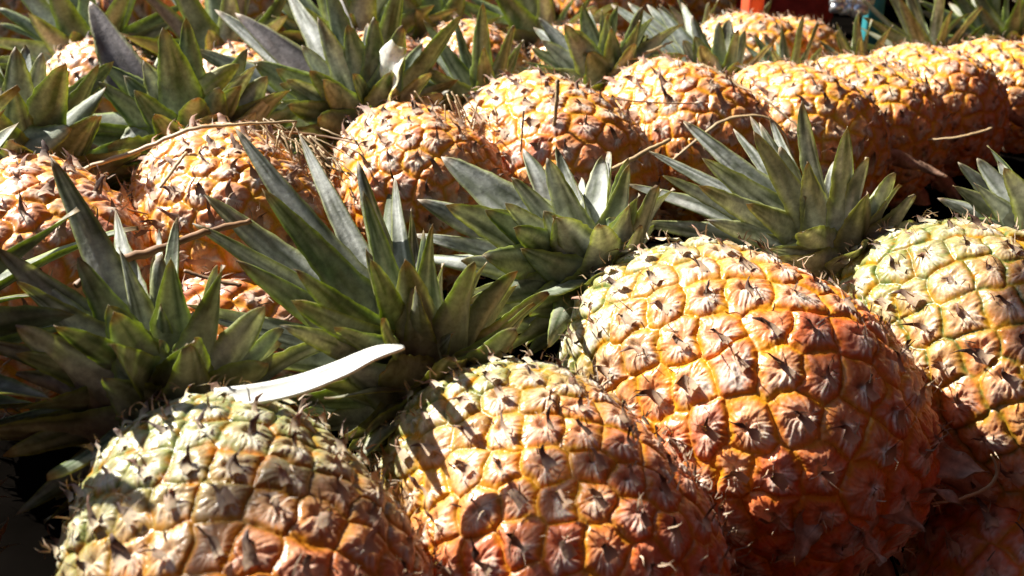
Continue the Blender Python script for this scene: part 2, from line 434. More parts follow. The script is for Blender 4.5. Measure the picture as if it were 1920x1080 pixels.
def auto_leaves(rng, n, size=1.0, spread=1.0, tones=('mid', 'mid', 'green', 'olive'), fmax=1.0):
    out = []
    for i in range(n):
        f = fmax * i / max(1, n - 1)                        # 0 outer and low, 1 inner and high
        ang = i * GOLD + rng.normal(0, 0.12)
        el = math.radians((92 * (1 - f) ** 1.1 + 10) * spread + rng.normal(0, 6))
        rad = np.array([math.cos(ang), math.sin(ang), 0.0])
        ax = np.array([0, 0, 1.0])
        d = unit(rad * math.sin(el) + ax * math.cos(el))
        nr = unit(-rad * math.cos(el) + ax * math.sin(el))
        base = rad * 0.012 * (1 - 0.6 * f) + ax * (-0.006 + 0.026 * f)
        ln = size * (0.042 + 0.062 * math.sin(min(1, f * 1.25) * math.pi / 2) - 0.012 * max(0, f - 0.8) * 5) * rng.uniform(0.8, 1.15)
        wd = size * (0.030 - 0.010 * f) * rng.uniform(0.85, 1.15)
        out.append(dict(base=base, d0=d, nrm=nr, length=ln, width=wd, seed=int(rng.randint(1e6)), bend=rng.normal(0.25, 0.28) * (1.1 - 0.6 * f),
                        channel=rng.uniform(0.3, 0.65), twist=rng.normal(0, 0.25), tone=tones[rng.randint(len(tones))]))
    return out

# ------------------------------------------------------------------ pineapples
GROUP = 'pineapples lying in rows in the heap'

def pineapple(label, pos, axis, L=0.145, R=0.054, roll=0.0, seed=1, n_eyes=150, nth=420, green=0.2, red=0.4, pale=0.6, bl=1.0,
              crown_axis=None, crown_size=1.0, n_auto=32, spread=1.0, tones=('mid', 'mid', 'green', 'olive'), heroes=(), split=True, bracts=0, blunt=2.5, seam=None, flaps=()):
    ax = unit(axis)
    pos = np.asarray(pos, float)
    up = np.array([0, 0, 1.0]); xx = unit(np.cross(up, ax)); yy = np.cross(ax, xx)
    c, s = math.cos(roll), math.sin(roll)
    X = xx * c + yy * s; Y = -xx * s + yy * c
    base = pos - ax * L * 0.5
    Mw = Matrix(((X[0], Y[0], ax[0], base[0]), (X[1], Y[1], ax[1], base[1]), (X[2], Y[2], ax[2], base[2]), (0, 0, 0, 1)))
    root = bpy.data.objects.new('pineapple', None); COL.objects.link(root); root.empty_display_size = 0.03
    root.matrix_world = Mw
    tag(root, label, 'pineapple', GROUP)
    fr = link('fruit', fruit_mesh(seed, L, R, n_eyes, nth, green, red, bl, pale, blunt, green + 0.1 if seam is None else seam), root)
    rng = np.random.RandomState(seed * 13 + 5)
    Rm = np.stack([X, Y, ax], 1)                       # local -> world rotation
    # papery bracts round the base
    for k in range(bracts):
        a = k * 2 * math.pi / bracts + rng.normal(0, 0.2)
        rad = np.array([math.cos(a), math.sin(a), 0])
        rw = Rm @ rad
        if rw[2] > 0.45 or rw[0] < -0.45: continue
        uz = rng.uniform(0.06, 0.24); zb = L * uz
        rsurf = R * (1 - abs(2 * uz - 1) ** blunt) ** (1 / 2.1) * (1.04 - 0.16 * uz) - 0.0005
        d = unit(rad * rng.uniform(0.35, 0.9) + np.array([0, 0, -rng.uniform(0.3, 1.0)]) + np.cross([0, 0, 1], rad) * rng.normal(0, 0.35))
        g = leaf_geo(rad * rsurf + np.array([0, 0, zb]), d, unit(rad + np.array([0, 0, 0.6])), rng.uniform(0.018, 0.034) * (1.35 if rw[0] > 0.3 else 1), rng.uniform(0.009, 0.014),
                     int(rng.randint(1e6)), bend=rng.normal(-0.2, 0.6), channel=0.6, twist=rng.normal(0, 0.6), tone='dry', ns=14, nw=5, thick=0.0006, wavy=0.5)
        link('bract', make_mesh('bract', *g, M_DRY), fr)
    Minv = Rm.T
    for (bx, by, bd, tx, ty, td, wpx) in flaps:
        b_ = at_d(bx, by, bd); t_ = at_d(tx, ty, td); v_ = t_ - b_
        g = leaf_geo(Minv @ (b_ - base), Minv @ unit(v_), Minv @ np.array([0.3, -0.75, 0.55]), np.linalg.norm(v_) * 1.1, wpx * bd / FPX, int(rng.randint(1e6)),
                     bend=rng.normal(0.0, 0.5), channel=0.5, twist=rng.normal(0, 0.4), tone='dry', ns=18, nw=7, thick=0.0006, wavy=0.6)
        link('bract', make_mesh('bract', *g, M_DRY), fr)
    # crown, its own axis may lift away from the fruit's axis
    ca = unit(crown_axis if crown_axis is not None else axis)
    lz = Rm.T @ ca; lx = unit(np.cross([0.3, 1, 0.2], lz)); ly = np.cross(lz, lx)
    cm = Matrix(((lx[0], ly[0], lz[0], 0), (lx[1], ly[1], lz[1], 0), (lx[2], ly[2], lz[2], L - 0.004), (0, 0, 0, 1)))
    CRm = Rm @ np.stack([lx, ly, lz], 1)
    cpos = base + ax * (L - 0.004)
    specs = auto_leaves(rng, n_auto, crown_size, spread, tones, 0.55 if heroes else 1.0)
    if heroes:
        for sp in specs: sp['length'] *= 0.74; sp['width'] *= 1.25
        more = auto_leaves(rng, 30, crown_size, spread * 0.9, tones, 0.85)[9:]
        for sp in more:
            sp['length'] *= rng.uniform(0.6, 0.85); sp['width'] *= 1.2; sp['base'] = sp['base'] * 1.15
        specs += more
    for h in heroes:
        tx, ty, dz, wpx = h[:4]
        kw = dict(h[4]) if len(h) > 4 else {}
        dep = depth_of(cpos)
        off = kw.pop('off', None)
        b_w = cpos + ca * 0.020
        if off is not None: b_w = at_d(off[0], off[1], dep + (off[2] if len(off) > 2 else 0))
        tip = at_d(tx, ty, dep + dz)
        vec = tip - b_w; ln = np.linalg.norm(vec)
        dw = unit(vec)
        bend = kw.pop('bend', 0.18)
        # the side facing the crown axis, unless told otherwise
        tilt_ = rng.uniform(-0.15, 0.75)
        nw_ = (CF - tilt_ * np.array([-0.6, 0, 0.6]) if dz <= 0.02 else -CF + rng.uniform(-0.3, 0.5) * np.array([-0.6, 0, 0.6])) + 0.3 * rng.normal(size=3) * 0.6
        if 'nrm' in kw: nw_ = np.array(kw.pop('nrm'), float)
        nw_ = unit(nw_ - dw * np.dot(nw_, dw))
        d_start = unit(dw + nw_ * math.tan(bend * 0.5))
        specs.append(dict(base=CRm.T @ (b_w - cpos), d0=CRm.T @ d_start, nrm=CRm.T @ nw_, length=ln * 1.02, width=1.5 * wpx * dep / FPX, seed=int(rng.randint(1e6)),
                          bend=bend, channel=kw.pop('channel', 0.28), twist=kw.pop('twist', rng.normal(0, 0.15)), tone=kw.pop('tone', 'mid'), **kw))
    st = stem_geo(0.055)
    if split:
        cr = link('crown', make_mesh('crown', *st, M_LEAF), root); cr.matrix_local = cm
        for sp in specs:
            link('leaf', make_mesh('leaf', *leaf_geo(**sp), M_LEAF), cr)
    else:
        geos = [st] + [leaf_geo(ns=12, nw=5, **sp) for sp in specs]
        cr = link('crown', make_mesh('crown', *merge(geos), M_LEAF), root); cr.matrix_local = cm
    return root

AX = (-0.55, 0.83, 0.04)

def hx(*a, **k):
    return (*a, k)

# --- nearest row
pineapple('pineapple half in shadow at the near left corner, green towards its crown', (-0.0714, 0.2365, 0.008), (-0.46, 0.85, 0.22), 0.129, 0.0491, 0.4, 11, 250, 860,
          green=0.56, seam=0.66, red=0.95, pale=0.4, bl=1.15, crown_axis=(-0.48, 0.70, 0.42), crown_size=0.68, n_auto=34, tones=('mid', 'green', 'green'), bracts=0, heroes=[
    hx(95, 300, 0.02, 78, bend=0.12), hx(222, 400, 0.05, 60), hx(222, 470, 0.0, 58), hx(335, 418, 0.05, 40, tone='green'), hx(300, 440, 0.06, 32),
    hx(292, 488, 0.03, 34), hx(-10, 470, 0.0, 80), hx(35, 535, -0.02, 78), hx(-50, 640, -0.01, 60), hx(250, 520, 0.02, 40),
    hx(375, 625, 0.0, 40, tone='green'), hx(365, 590, 0.03, 36, tone='green'), hx(295, 640, -0.02, 48, tone='green'), hx(325, 655, -0.02, 46, tone='green'),
    hx(300, 575, -0.01, 40, tone='green'), hx(40, 665, -0.03, 62, tone='green'), hx(110, 620, -0.05, 60, tone='green'), hx(200, 650, -0.05, 70, tone='green'),
    hx(40, 770, -0.03, 66, tone='green'), hx(15, 850, -0.03, 60, tone='green'), hx(95, 885, -0.05, 54, tone='green'), hx(-30, 800, 0.0, 60, tone='green'), hx(30, 960, -0.03, 50, tone='green')])
pineapple('front pineapple bathed in sun, glossy orange with a green shoulder, nearest the camera at centre', (0.0085, 0.2764, 0.0), (-0.53, 0.84, 0.20), 0.127, 0.0476, 1.9, 23, 225, 960,
          green=0.38, seam=0.52, red=0.82, pale=0.75, bl=0.85, crown_axis=(-0.50, 0.72, 0.42), crown_size=0.68, n_auto=34, tones=('mid', 'green', 'olive'), bracts=0, heroes=[
    hx(448, 248, 0.03, 62, bend=0.15), hx(492, 360, 0.0, 66, tone='green', bend=0.3), hx(566, 262, 0.05, 48), hx(668, 308, 0.02, 54), hx(742, 338, 0.03, 50),
    hx(684, 365, -0.01, 46, tone='green'), hx(385, 372, 0.02, 74), hx(365, 425, 0.01, 60), hx(450, 490, -0.03, 62, tone='green'), hx(560, 515, -0.05, 58, tone='green'),
    hx(557, 578, -0.06, 56, tone='green'), hx(352, 575, 0.0, 44), hx(380, 592, 0.0, 42), hx(430, 675, 0.0, 48), hx(540, 612, -0.05, 48), hx(638, 620, -0.06, 46, tone='green'),
    hx(702, 495, -0.04, 50, tone='green'), hx(795, 432, 0.01, 34, tone='green'), hx(770, 400, 0.04, 36), hx(845, 625, -0.02, 46, tone='olive'), hx(775, 545, -0.04, 48, tone='olive'),
    hx(800, 500, 0.02, 40), hx(655, 862, -0.06, 62, tone='olive'), hx(608, 738, -0.05, 60, tone='olive'), hx(728, 600, -0.06, 44, tone='green'), hx(560, 420, 0.02, 66)])
pineapple('largest pineapple, fat reddish orange fruit with shaded right side', (0.0815, 0.354, 0.0), (-0.55, 0.82, 0.22), 0.151, 0.0577, 3.1, 37, 205, 980,
          green=0.34, seam=0.44, red=0.72, pale=0.95, bl=0.9, crown_axis=(-0.52, 0.70, 0.40), crown_size=0.68, n_auto=34, tones=('mid', 'mid', 'green'), bracts=30, flaps=[(1685, 840, .366, 1835, 898, .36, 92), (1668, 890, .358, 1800, 950, .35, 74), (1640, 930, .35, 1730, 985, .342, 66), (1600, 960, .345, 1650, 1050, .338, 60), (1520, 960, .342, 1500, 1050, .335, 56), (1700, 790, .372, 1775, 850, .368, 50)], heroes=[
    hx(833, 300, 0.03, 84), hx(785, 378, 0.02, 74), hx(842, 385, -0.01, 78), hx(775, 480, 0.02, 56), hx(872, 488, -0.02, 64), hx(912, 480, -0.03, 76, tone='green'),
    hx(985, 285, 0.04, 58), hx(970, 432, -0.03, 66, tone='green'), hx(1040, 412, -0.03, 66, tone='green'), hx(1130, 300, 0.04, 62), hx(1147, 408, -0.01, 56, tone='green'),
    hx(1218, 418, 0.02, 40), hx(1010, 545, -0.06, 50, tone='green'), hx(888, 562, -0.04, 56, tone='green'), hx(870, 610, -0.02, 50), hx(1045, 280, 0.05, 44), hx(930, 340, 0.04, 60),
    hx(1090, 340, 0.05, 50), hx(1030, 640, -0.06, 44, tone='green'), hx(780, 440, 0.03, 40)])
pineapple('yellow green pineapple at the right edge with dark green seams', (0.1860, 0.3780, 0.0), (-0.60, 0.80, 0.24), 0.147, 0.056, 0.9, 41, 225, 860,
          green=0.38, seam=0.90, red=0.45, pale=0.30, bl=1.0, crown_axis=(-0.50, 0.65, 0.45), crown_size=0.68, n_auto=30, tones=('mid', 'olive'), bracts=0, heroes=[
    hx(1288, 232, 0.03, 50), hx(1322, 300, 0.0, 52), hx(1375, 250, 0.04, 34), hx(1408, 226, 0.04, 36), hx(1425, 236, 0.03, 34, tone='olive'), hx(1446, 226, 0.04, 30),
    hx(1482, 292, 0.02, 34, tone='green'), hx(1514, 272, 0.04, 38), hx(1560, 308, 0.03, 36), hx(1622, 338, 0.02, 32, tone='green'), hx(1632, 372, 0.02, 26, tone='olive'),
    hx(1222, 290, 0.03, 36), hx(1180, 352, 0.03, 40), hx(1205, 418, 0.02, 46), hx(1320, 350, -0.02, 52), hx(1408, 385, -0.03, 48, tone='olive'), hx(1512, 372, -0.02, 34, tone='olive'),
    hx(1330, 410, -0.02, 46), hx(1250, 330, 0.01, 40), hx(1590, 350, 0.01, 34, tone='purple')])
pineapple('pineapple beyond the right edge whose crown alone shows', (0.288, 0.392, 0.0), (-0.56, 0.82, 0.20), 0.147, 0.056, 0.9, 43, 130, 240,
          green=0.3, red=0.3, crown_axis=(-0.5, 0.7, 0.4), crown_size=0.65, n_auto=32, heroes=[
    hx(1800, 305, 0.02, 40), hx(1762, 372, 0.02, 40), hx(1872, 305, 0.03, 38), hx(1908, 330, 0.0, 36), hx(1775, 412, 0.0, 44, tone='green'), hx(1830, 345, 0.0, 38), hx(1945, 300, 0.03, 36)])

pineapple('pineapple beyond the left edge, only its shaded crown leaves show', (-0.190, 0.235, 0.015), (-0.20, 0.90, 0.30), 0.135, 0.050, 0.2, 47, 120, 240,
          green=0.3, red=0.4, crown_axis=(-0.02, 0.35, 0.95), crown_size=0.95, n_auto=44, tones=('green', 'mid'))

# --- second row
R2 = [
 # label, pos, axis, L, R, seed, kwargs
 ('pineapple cut by the left edge, dry bracts under a green stem', (-0.2203, 0.4711, 0.0), (-0.42, 0.90, 0.10), 0.139, 0.053, 51, dict(green=0.05, red=0.6, pale=0.5, bl=1.3, crown_axis=(-0.2, 0.7, 0.55), n_auto=44, tones=('green', 'green', 'mid'), heroes=[
    hx(52, 92, 0.03, 66, tone='pale'), hx(-25, 80, 0.04, 50), hx(196, 162, 0.0, 48, tone='green', off=(70, 285, -0.01)), hx(128, 240, -0.03, 60, tone='green', off=(20, 285, -0.02)), hx(0, 170, -0.02, 70), hx(210, 120, 0.05, 46, tone='green', off=(60, 260, 0.02))])),
 ('yellow orange pineapple left of centre in the second row, under the brown stalk', (-0.1456, 0.5327, 0.0), (-0.42, 0.90, 0.10), 0.137, 0.0524, 53, dict(green=0.08, red=0.28, pale=0.75, bl=1.35, crown_axis=(-0.3, 0.75, 0.45), n_auto=44, tones=('green', 'mid', 'green'), heroes=[
    hx(172, 8, 0.10, 66, tone='purple', off=(262, 190, 0.08)), hx(318, 65, 0.08, 44, tone='pale', off=(305, 190, 0.06)), hx(195, 122, 0.02, 50, tone='green', off=(330, 215, 0.03)), hx(70, 225, 0.0, 56, tone='green', off=(290, 235, 0.02)),
    hx(452, 128, 0.0, 52, tone='yellow', off=(325, 216, -0.01), bend=-0.5), hx(225, 335, -0.03, 34, tone='pale', off=(285, 225, 0.0), wavy=1.0), hx(268, 255, -0.02, 36, tone='pale', off=(335, 190, 0.02), wavy=1.0), hx(470, 190, 0.0, 40, tone='mid', off=(330, 240, 0.02))])),
 ('second row pineapple in the middle, deep orange with dark tipped eyes', (-0.0542, 0.6002, 0.0), (-0.42, 0.90, 0.10), 0.125, 0.0479, 59, dict(green=0.03, red=0.50, pale=0.6, bl=1.2, crown_axis=(-0.32, 0.7, 0.5), n_auto=30, tones=('mid', 'green', 'green'), heroes=[
    hx(448, 30, 0.04, 60, tone='purple'), hx(412, 25, 0.06, 48), hx(368, 92, 0.02, 64), hx(540, -15, 0.07, 50), hx(636, -5, 0.07, 40, tone='purple'), hx(522, 130, -0.02, 62, tone='green'), hx(478, 118, 0.0, 80, tone='green'),
    hx(742, 42, 0.04, 36), hx(690, 50, 0.05, 44), hx(790, 85, 0.04, 40, tone='green'), hx(858, 150, 0.0, 36, tone='olive'), hx(840, 168, -0.01, 34, tone='olive'), hx(545, 200, -0.05, 56, tone='green'), hx(610, 152, -0.05, 56, tone='olive'),
    hx(694, 186, -0.05, 54, tone='white', off=(715, 92, -0.03), bend=0.9, nrm=(0.2, 0.8, 0.5), wavy=0.6), hx(660, 140, -0.04, 50, tone='green')])),
 ('pinkish orange pineapple right of centre, crossed by an upright straw', (0.023, 0.6366, 0.0), (-0.5, 0.85, 0.20), 0.143, 0.0545, 61, dict(green=0.1, red=0.50, pale=0.8, bl=1.0, crown_axis=(-0.3, 0.7, 0.35), crown_size=0.68, n_auto=32, tones=('green', 'green', 'olive'))),
 ('second row pineapple with brown withered top just right of the pale crown', (0.1092, 0.6991, 0.0), (-0.5, 0.86, 0.15), 0.134, 0.0511, 67, dict(green=0.03, red=0.45, pale=0.55, bl=1.3, crown_axis=(-0.45, 0.7, 0.4), crown_size=0.9, n_auto=32, tones=('pale', 'mid', 'green'), heroes=[
    hx(1005, 52, 0.05, 34, tone='pale'), hx(1000, 92, 0.0, 36, tone='pale'), hx(972, 128, 0.0, 30, tone='pale'), hx(960, 150, 0.0, 30, tone='pale'), hx(1105, 25, 0.06, 30, tone='pale'), hx(1100, 100, -0.03, 46, tone='green')])),
 ('golden pineapple in the second row, first left of the pair with papery skirts', (0.189, 0.722, -0.006), (-0.5, 0.86, 0.12), 0.139, 0.053, 71, dict(green=0.06, red=0.34, pale=0.7, bl=1.0, bracts=5, crown_axis=(-0.3, 0.75, 0.5), n_auto=30, crown_size=0.75, tones=('mid', 'pale', 'green'), heroes=[
    hx(1150, 14, 0.05, 34, tone='pale'), hx(1182, 10, 0.05, 38, tone='pale'), hx(1215, 15, 0.05, 34, tone='pale'), hx(1232, 18, 0.04, 34, tone='pale'), hx(1368, 40, 0.04, 46, tone='olive'), hx(1280, 10, 0.06, 30, tone='pale')])),
 ('yellow pineapple whose base splits into curled papery bracts, right side', (0.254, 0.787, -0.014), (-0.5, 0.86, 0.12), 0.139, 0.053, 73, dict(green=0.16, red=0.30, pale=0.65, bl=0.9, bracts=7, crown_axis=(-0.3, 0.75, 0.5), n_auto=30, crown_size=0.5, tones=('mid', 'olive', 'green'))),
 ('orange pineapple near the right edge with a straw poking from its shaded base', (0.334, 0.877, -0.023), (-0.5, 0.86, 0.12), 0.139, 0.053, 79, dict(green=0.03, red=0.48, pale=0.7, bl=0.9, bracts=9, crown_axis=(-0.3, 0.75, 0.4), n_auto=30, crown_size=0.45, tones=('green', 'green', 'olive'))),
 ('pineapple leaving the frame at the upper right, base ringed with dry fibres', (0.425, 0.952, -0.032), (-0.5, 0.86, 0.12), 0.139, 0.053, 83, dict(green=0.03, red=0.40, pale=0.7, bl=0.9, bracts=9, crown_axis=(-0.35, 0.6, 0.75), crown_size=0.75, n_auto=32, tones=('mid', 'olive', 'green'))),
]
for k, (lab, p, ax, L, R, sd, kw) in enumerate(R2):
    kw['bl'] = kw['bl'] * 1.4; kw['red'] *= 0.68; kw['pale'] *= 1.1
    if k < 5: L *= 1.10; R *= 1.05
    pineapple(lab, p, ax, L, R, sd * 0.7, sd, 175, 460 if k < 5 else 380, **kw)

# --- third row and beyond (leaves too small to part)
R3 = [
 ('distant pineapple at upper left behind a tall purple leaf', (-0.3024, 0.8045, 0.0), 0.05, 0.25, ('green', 'mid')),
 ('distant pineapple mostly hidden behind straw at upper left centre', (-0.1892, 0.7859, 0.0), 0.05, 0.35, ('green', 'mid', 'purple')),
 ('distant pineapple peeping out right of the big dark crown', (-0.1015, 0.8421, 0.0), 0.02, 0.45, ('green', 'green', 'mid')),
 ('distant golden pineapple at top centre, its whole top clear of leaves', (-0.0348, 0.8833, 0.0), 0.08, 0.30, ('green', 'green', 'olive')),
 ('distant pineapple glimpsed between two dark crowns at top centre', (0.0627, 0.9526, -0.015), 0.04, 0.35, ('olive', 'green', 'mid')),
 ('distant pineapple at upper right, left of the two beside the red cloth', (0.205, 0.955, -0.006), 0.02, 0.30, ('mid', 'olive')),
 ('distant pineapple under the large crown at the upper right corner', (0.56, 1.12, -0.05), 0.05, 0.4, ('green', 'olive')),
 ('distant pineapple behind dark spiky leaves in the upper right corner', (0.70, 1.20, -0.05), 0.05, 0.4, ('green', 'mid')),
 ('distant yellow pineapple just below the white glare', (0.275, 1.08, -0.03), 0.02, 0.28, ('olive', 'mid')),
]
for k, (lab, pos, g, r, tn) in enumerate(R3):
    pineapple(lab, pos, (-0.44, 0.89, 0.08), 0.130, 0.049, k * 1.1, 100 + 7 * k, 140, 220, green=g, red=r, pale=0.7, bl=1.1,
              crown_axis=(-0.35, 0.75, 0.50) if k not in (5, 8) else (-0.4, 0.9, -0.05), crown_size=1.0 if k not in (5, 8) else 0.5, n_auto=42, tones=tn, split=False)
R4 = [
 ('farthest pineapple at the top left corner under dark leaves', (-20, 40)),
 ('farthest pineapple seen as an orange patch at the top left edge', (245, 10)),
 ('farthest pineapple seen as an orange patch left of top centre', (470, 8)),
 ('farthest pineapple behind leaves at the top centre edge', (690, -5)),
 ('farthest pineapple hidden under leaves right of top centre', (900, 0)),
 ('farthest pineapple under dark leaves left of the red cloth', (1130, -8)),
 ('farthest pineapple whose crown fills the top edge left of the orange box', (1290, -30)),
]
for k, (lab, (px, py)) in enumerate(R4):
    pineapple(lab, at_z(px, py), (-0.44, 0.89, 0.06), 0.145, 0.056, k * 1.7, 200 + 5 * k, 130, 180, green=0.05, red=0.35, pale=0.7, bl=1.1,
              crown_axis=(-0.35, 0.75, 0.50), crown_size=1.0, n_auto=36, tones=('green', 'green', 'mid'), split=False)
pineapple('old brown pineapple sunk low between the two left crowns', at_z(430, 690, -0.035), (0.8, 0.5, 0.0), 0.13, 0.045, 0.3, 301, 120, 300, green=0.0, red=0.8, pale=0.5, bl=1.4,
          crown_axis=(0.8, 0.5, -0.2), n_auto=8, split=False)
pineapple('dark red pineapple in deep shade at the lower right corner', at_z(1915, 1065, -0.062), (0.3, 0.9, 0.0), 0.13, 0.045, 0.3, 303, 120, 300, green=0.0, red=1.0, pale=0.2, bl=1.0,
          crown_axis=(0.3, 0.9, -0.2), n_auto=8, split=False)

# ------------------------------------------------------------------ straws and loose leaves
def tube_geo(pts, radii, nth=7, seed=0, flat=1.0):
    pts = np.asarray(pts, float)
    rng = np.random.RandomState(seed)
    # resample with a smooth curve
    n = max(14, 6 * len(pts)); t = np.linspace(0, len(pts) - 1, n); out = []
    for tv in t:
        i = min(int(tv), len(pts) - 2); f = tv - i
        p0, p1, p2, p3 = pts[max(i - 1, 0)], pts[i], pts[i + 1], pts[min(i + 2, len(pts) - 1)]
        out.append(0.5 * ((2 * p1) + (-p0 + p2) * f + (2 * p0 - 5 * p1 + 4 * p2 - p3) * f * f + (-p0 + 3 * p1 - 3 * p2 + p3) * f ** 3))
    c = np.array(out) + rng.normal(0, radii[0] * 0.16, (n, 3))
    r = np.interp(t, np.linspace(0, len(pts) - 1, len(radii)), radii) * rng.uniform(0.88, 1.12, n)
    T = np.gradient(c, axis=0); T /= np.linalg.norm(T, axis=1)[:, None]
    s = np.cross(T, [0.2, -0.4, 0.9]); s /= np.linalg.norm(s, axis=1)[:, None]; u = np.cross(s, T)
    a = np.arange(nth) / nth * 2 * math.pi
    V = c[:, None] + s[:, None] * (np.cos(a)[None, :, None] * r[:, None, None]) + u[:, None] * (np.sin(a)[None, :, None] * r[:, None, None] * flat)
    i0 = (np.arange(n - 1)[:, None] * nth + np.arange(nth)[None]).ravel(); i1 = (np.arange(n - 1)[:, None] * nth + (np.arange(nth)[None] + 1) % nth).ravel()
    Q = np.stack([i0, i1, i1 + nth, i0 + nth], 1)
    V = V.reshape(-1, 3)
    caps = []
    m = len(V)
    V = np.concatenate([V, c[:1], c[-1:]])
    for j in range(nth):
        caps.append([(j + 1) % nth, j, m]); caps.append([m - nth + j, m - nth + (j + 1) % nth, m + 1])
    return V, Q, caps

def straw(name, label, cat, pix, rad, mat, seed, flat=0.7, group=None):
    """pix: (px, py, depth) way points surveyed from the photo."""
    pts = [at_d(*p) for p in pix]
    V, Q, caps = tube_geo(pts, rad, seed=seed, flat=flat)
    mid = V.mean(0)
    o = link(name, make_mesh(name, V - mid, Q, None, mat, True, caps)); o.location = mid
    return tag(o, label, cat, group)

G_ST = 'dry straws lying on the heap'
straw('dry_stalk', 'thick brown stalk leaning across the leaves at the left, in front of two pineapples', 'stalk', [(140, 535, .365), (200, 496, .366), (290, 471, .375), (380, 438, .385), (470, 415, .395)], [.0013, .0017, .0018, .0015, .0011], M_TWIG, 1, 0.7, G_ST)
straw('dry_straw', 'long straight tan straw bridging the two left fruits of the second row', 'straw', [(135, 325, .53), (250, 285, .535), (360, 243, .535), (450, 233, .54), (556, 228, .55)], [.0013, .0014, .0013, .0011, .0008], M_STRAW, 2, 0.6, G_ST)
straw('dry_straw', 'upright straw standing against the pinkish orange pineapple', 'straw', [(1046, 150, .60), (1043, 200, .60), (1036, 270, .605), (1033, 345, .60)], [.0012, .0011, .0010, .0009], M_STRAW, 3, 0.8, G_ST)
straw('dry_straw', 'stiff tan straw rising to the right behind the third crown', 'straw', [(1110, 330, .52), (1160, 312, .53), (1210, 285, .54), (1255, 262, .55)], [.0011, .0013, .0013, .0010], M_STRAW, 4, 0.7, G_ST)
straw('dry_straw', 'short green tinged straw upright beside the middle fruits', 'straw', [(982, 208, .60), (979, 250, .60), (976, 285, .60)], [.0006, .0006, .0005], M_TWIG, 5, 0.8, G_ST)
straw('dry_straw', 'thin dark straw lying flat over the fruit at the left edge', 'straw', [(0, 358, .50), (80, 362, .50), (150, 368, .50), (210, 385, .51), (290, 405, .52)], [.0009, .0010, .0009, .0008, .0005], M_TWIG, 6, 0.6, G_ST)
straw('dry_straw', 'arched grey straw looping over the fourth crown', 'straw', [(1255, 305, .60), (1310, 260, .60), (1360, 225, .60), (1430, 218, .60), (1470, 250, .60), (1485, 300, .60)], [.0006, .0009, .0011, .0010, .0008, .0004], M_STRAW, 7, 0.5, G_ST)
straw('dry_straw', 'fine horizontal straw across the withered topped pineapple', 'straw', [(1150, 186, .66), (1220, 192, .66), (1300, 194, .66), (1345, 192, .67)], [.0005, .0005, .0005, .0004], M_TWIG, 8, 0.8, G_ST)
straw('dry_straw', 'long pale straw slanting over the golden pineapple', 'straw', [(1315, 120, .70), (1370, 150, .69), (1440, 190, .67), (1500, 240, .66)], [.0018, .0016, .0010, .0006], M_STRAW, 9, 0.5, G_ST)
straw('dry_straw', 'tan straw from the big dark crown to the upper left fruits', 'straw', [(310, 135, .84), (380, 120, .80), (450, 116, .76), (500, 116, .74)], [.0010, .0012, .0014, .0009], M_STRAW, 10, 0.5, G_ST)
straw('dry_stalk', 'brown stalk leaning into the big dark crown of the second row', 'stalk', [(455, 122, .72), (480, 150, .71), (505, 180, .70), (525, 205, .69)], [.0016, .0026, .0028, .0022], M_TWIG, 11, 0.6, G_ST)
straw('dry_straw', 'crossed pale straw resting at the shaded base of the golden pineapple', 'straw', [(1622, 202, .74), (1605, 240, .71), (1590, 275, .69), (1578, 302, .68)], [.0008, .0010, .0009, .0006], M_STRAW, 12, 0.7, G_ST)
straw('dry_straw', 'bright thin straw jutting right from a shaded base near the right edge', 'straw', [(1740, 262, .74), (1790, 258, .73), (1830, 250, .73), (1860, 240, .73)], [.0006, .0011, .0011, .0008], M_STRAW, 13, 0.7, G_ST)
straw('dry_straw', 'short split straw on top of the yellow orange left pineapple', 'straw', [(300, 352, .50), (325, 318, .51), (350, 285, .52)], [.0007, .0010, .0007], M_STRAW, 14, 0.5, G_ST)
straw('dry_straw', 'thin straw bent down beside the yellow orange pineapple', 'straw', [(555, 228, .555), (548, 245, .555), (540, 262, .555)], [.0006, .0006, .0005], M_STRAW, 15, 0.7, G_ST)
straw('dry_straw', 'rust coloured straw lying between the left and middle fruits', 'straw', [(480, 246, .57), (560, 250, .58), (620, 258, .58), (690, 275, .57)], [.0008, .0009, .0008, .0005], M_TWIG, 16, 0.6, G_ST)
straw('dry_straw', 'straw slanting across the pale crown near top centre', 'straw', [(1205, 102, .76), (1230, 92, .77), (1262, 78, .78)], [.0012, .0012, .0007], M_STRAW, 17, 0.6, G_ST)
straw('curled_fibre', 'pale curled fibre hooking up at the shaded base, lower right', 'fibre', [(1745, 945, .36), (1800, 935, .36), (1850, 915, .36), (1870, 885, .36), (1858, 852, .36)], [.0004, .0005, .0006, .0006, .0003], M_STRAW, 18, 0.9)
straw('dry_straw', 'dark short stick in the black gap between left crown leaves', 'straw', [(345, 507, .47), (400, 525, .47), (452, 535, .47)], [.0008, .0011, .0009], M_TWIG, 19, 0.7, G_ST)

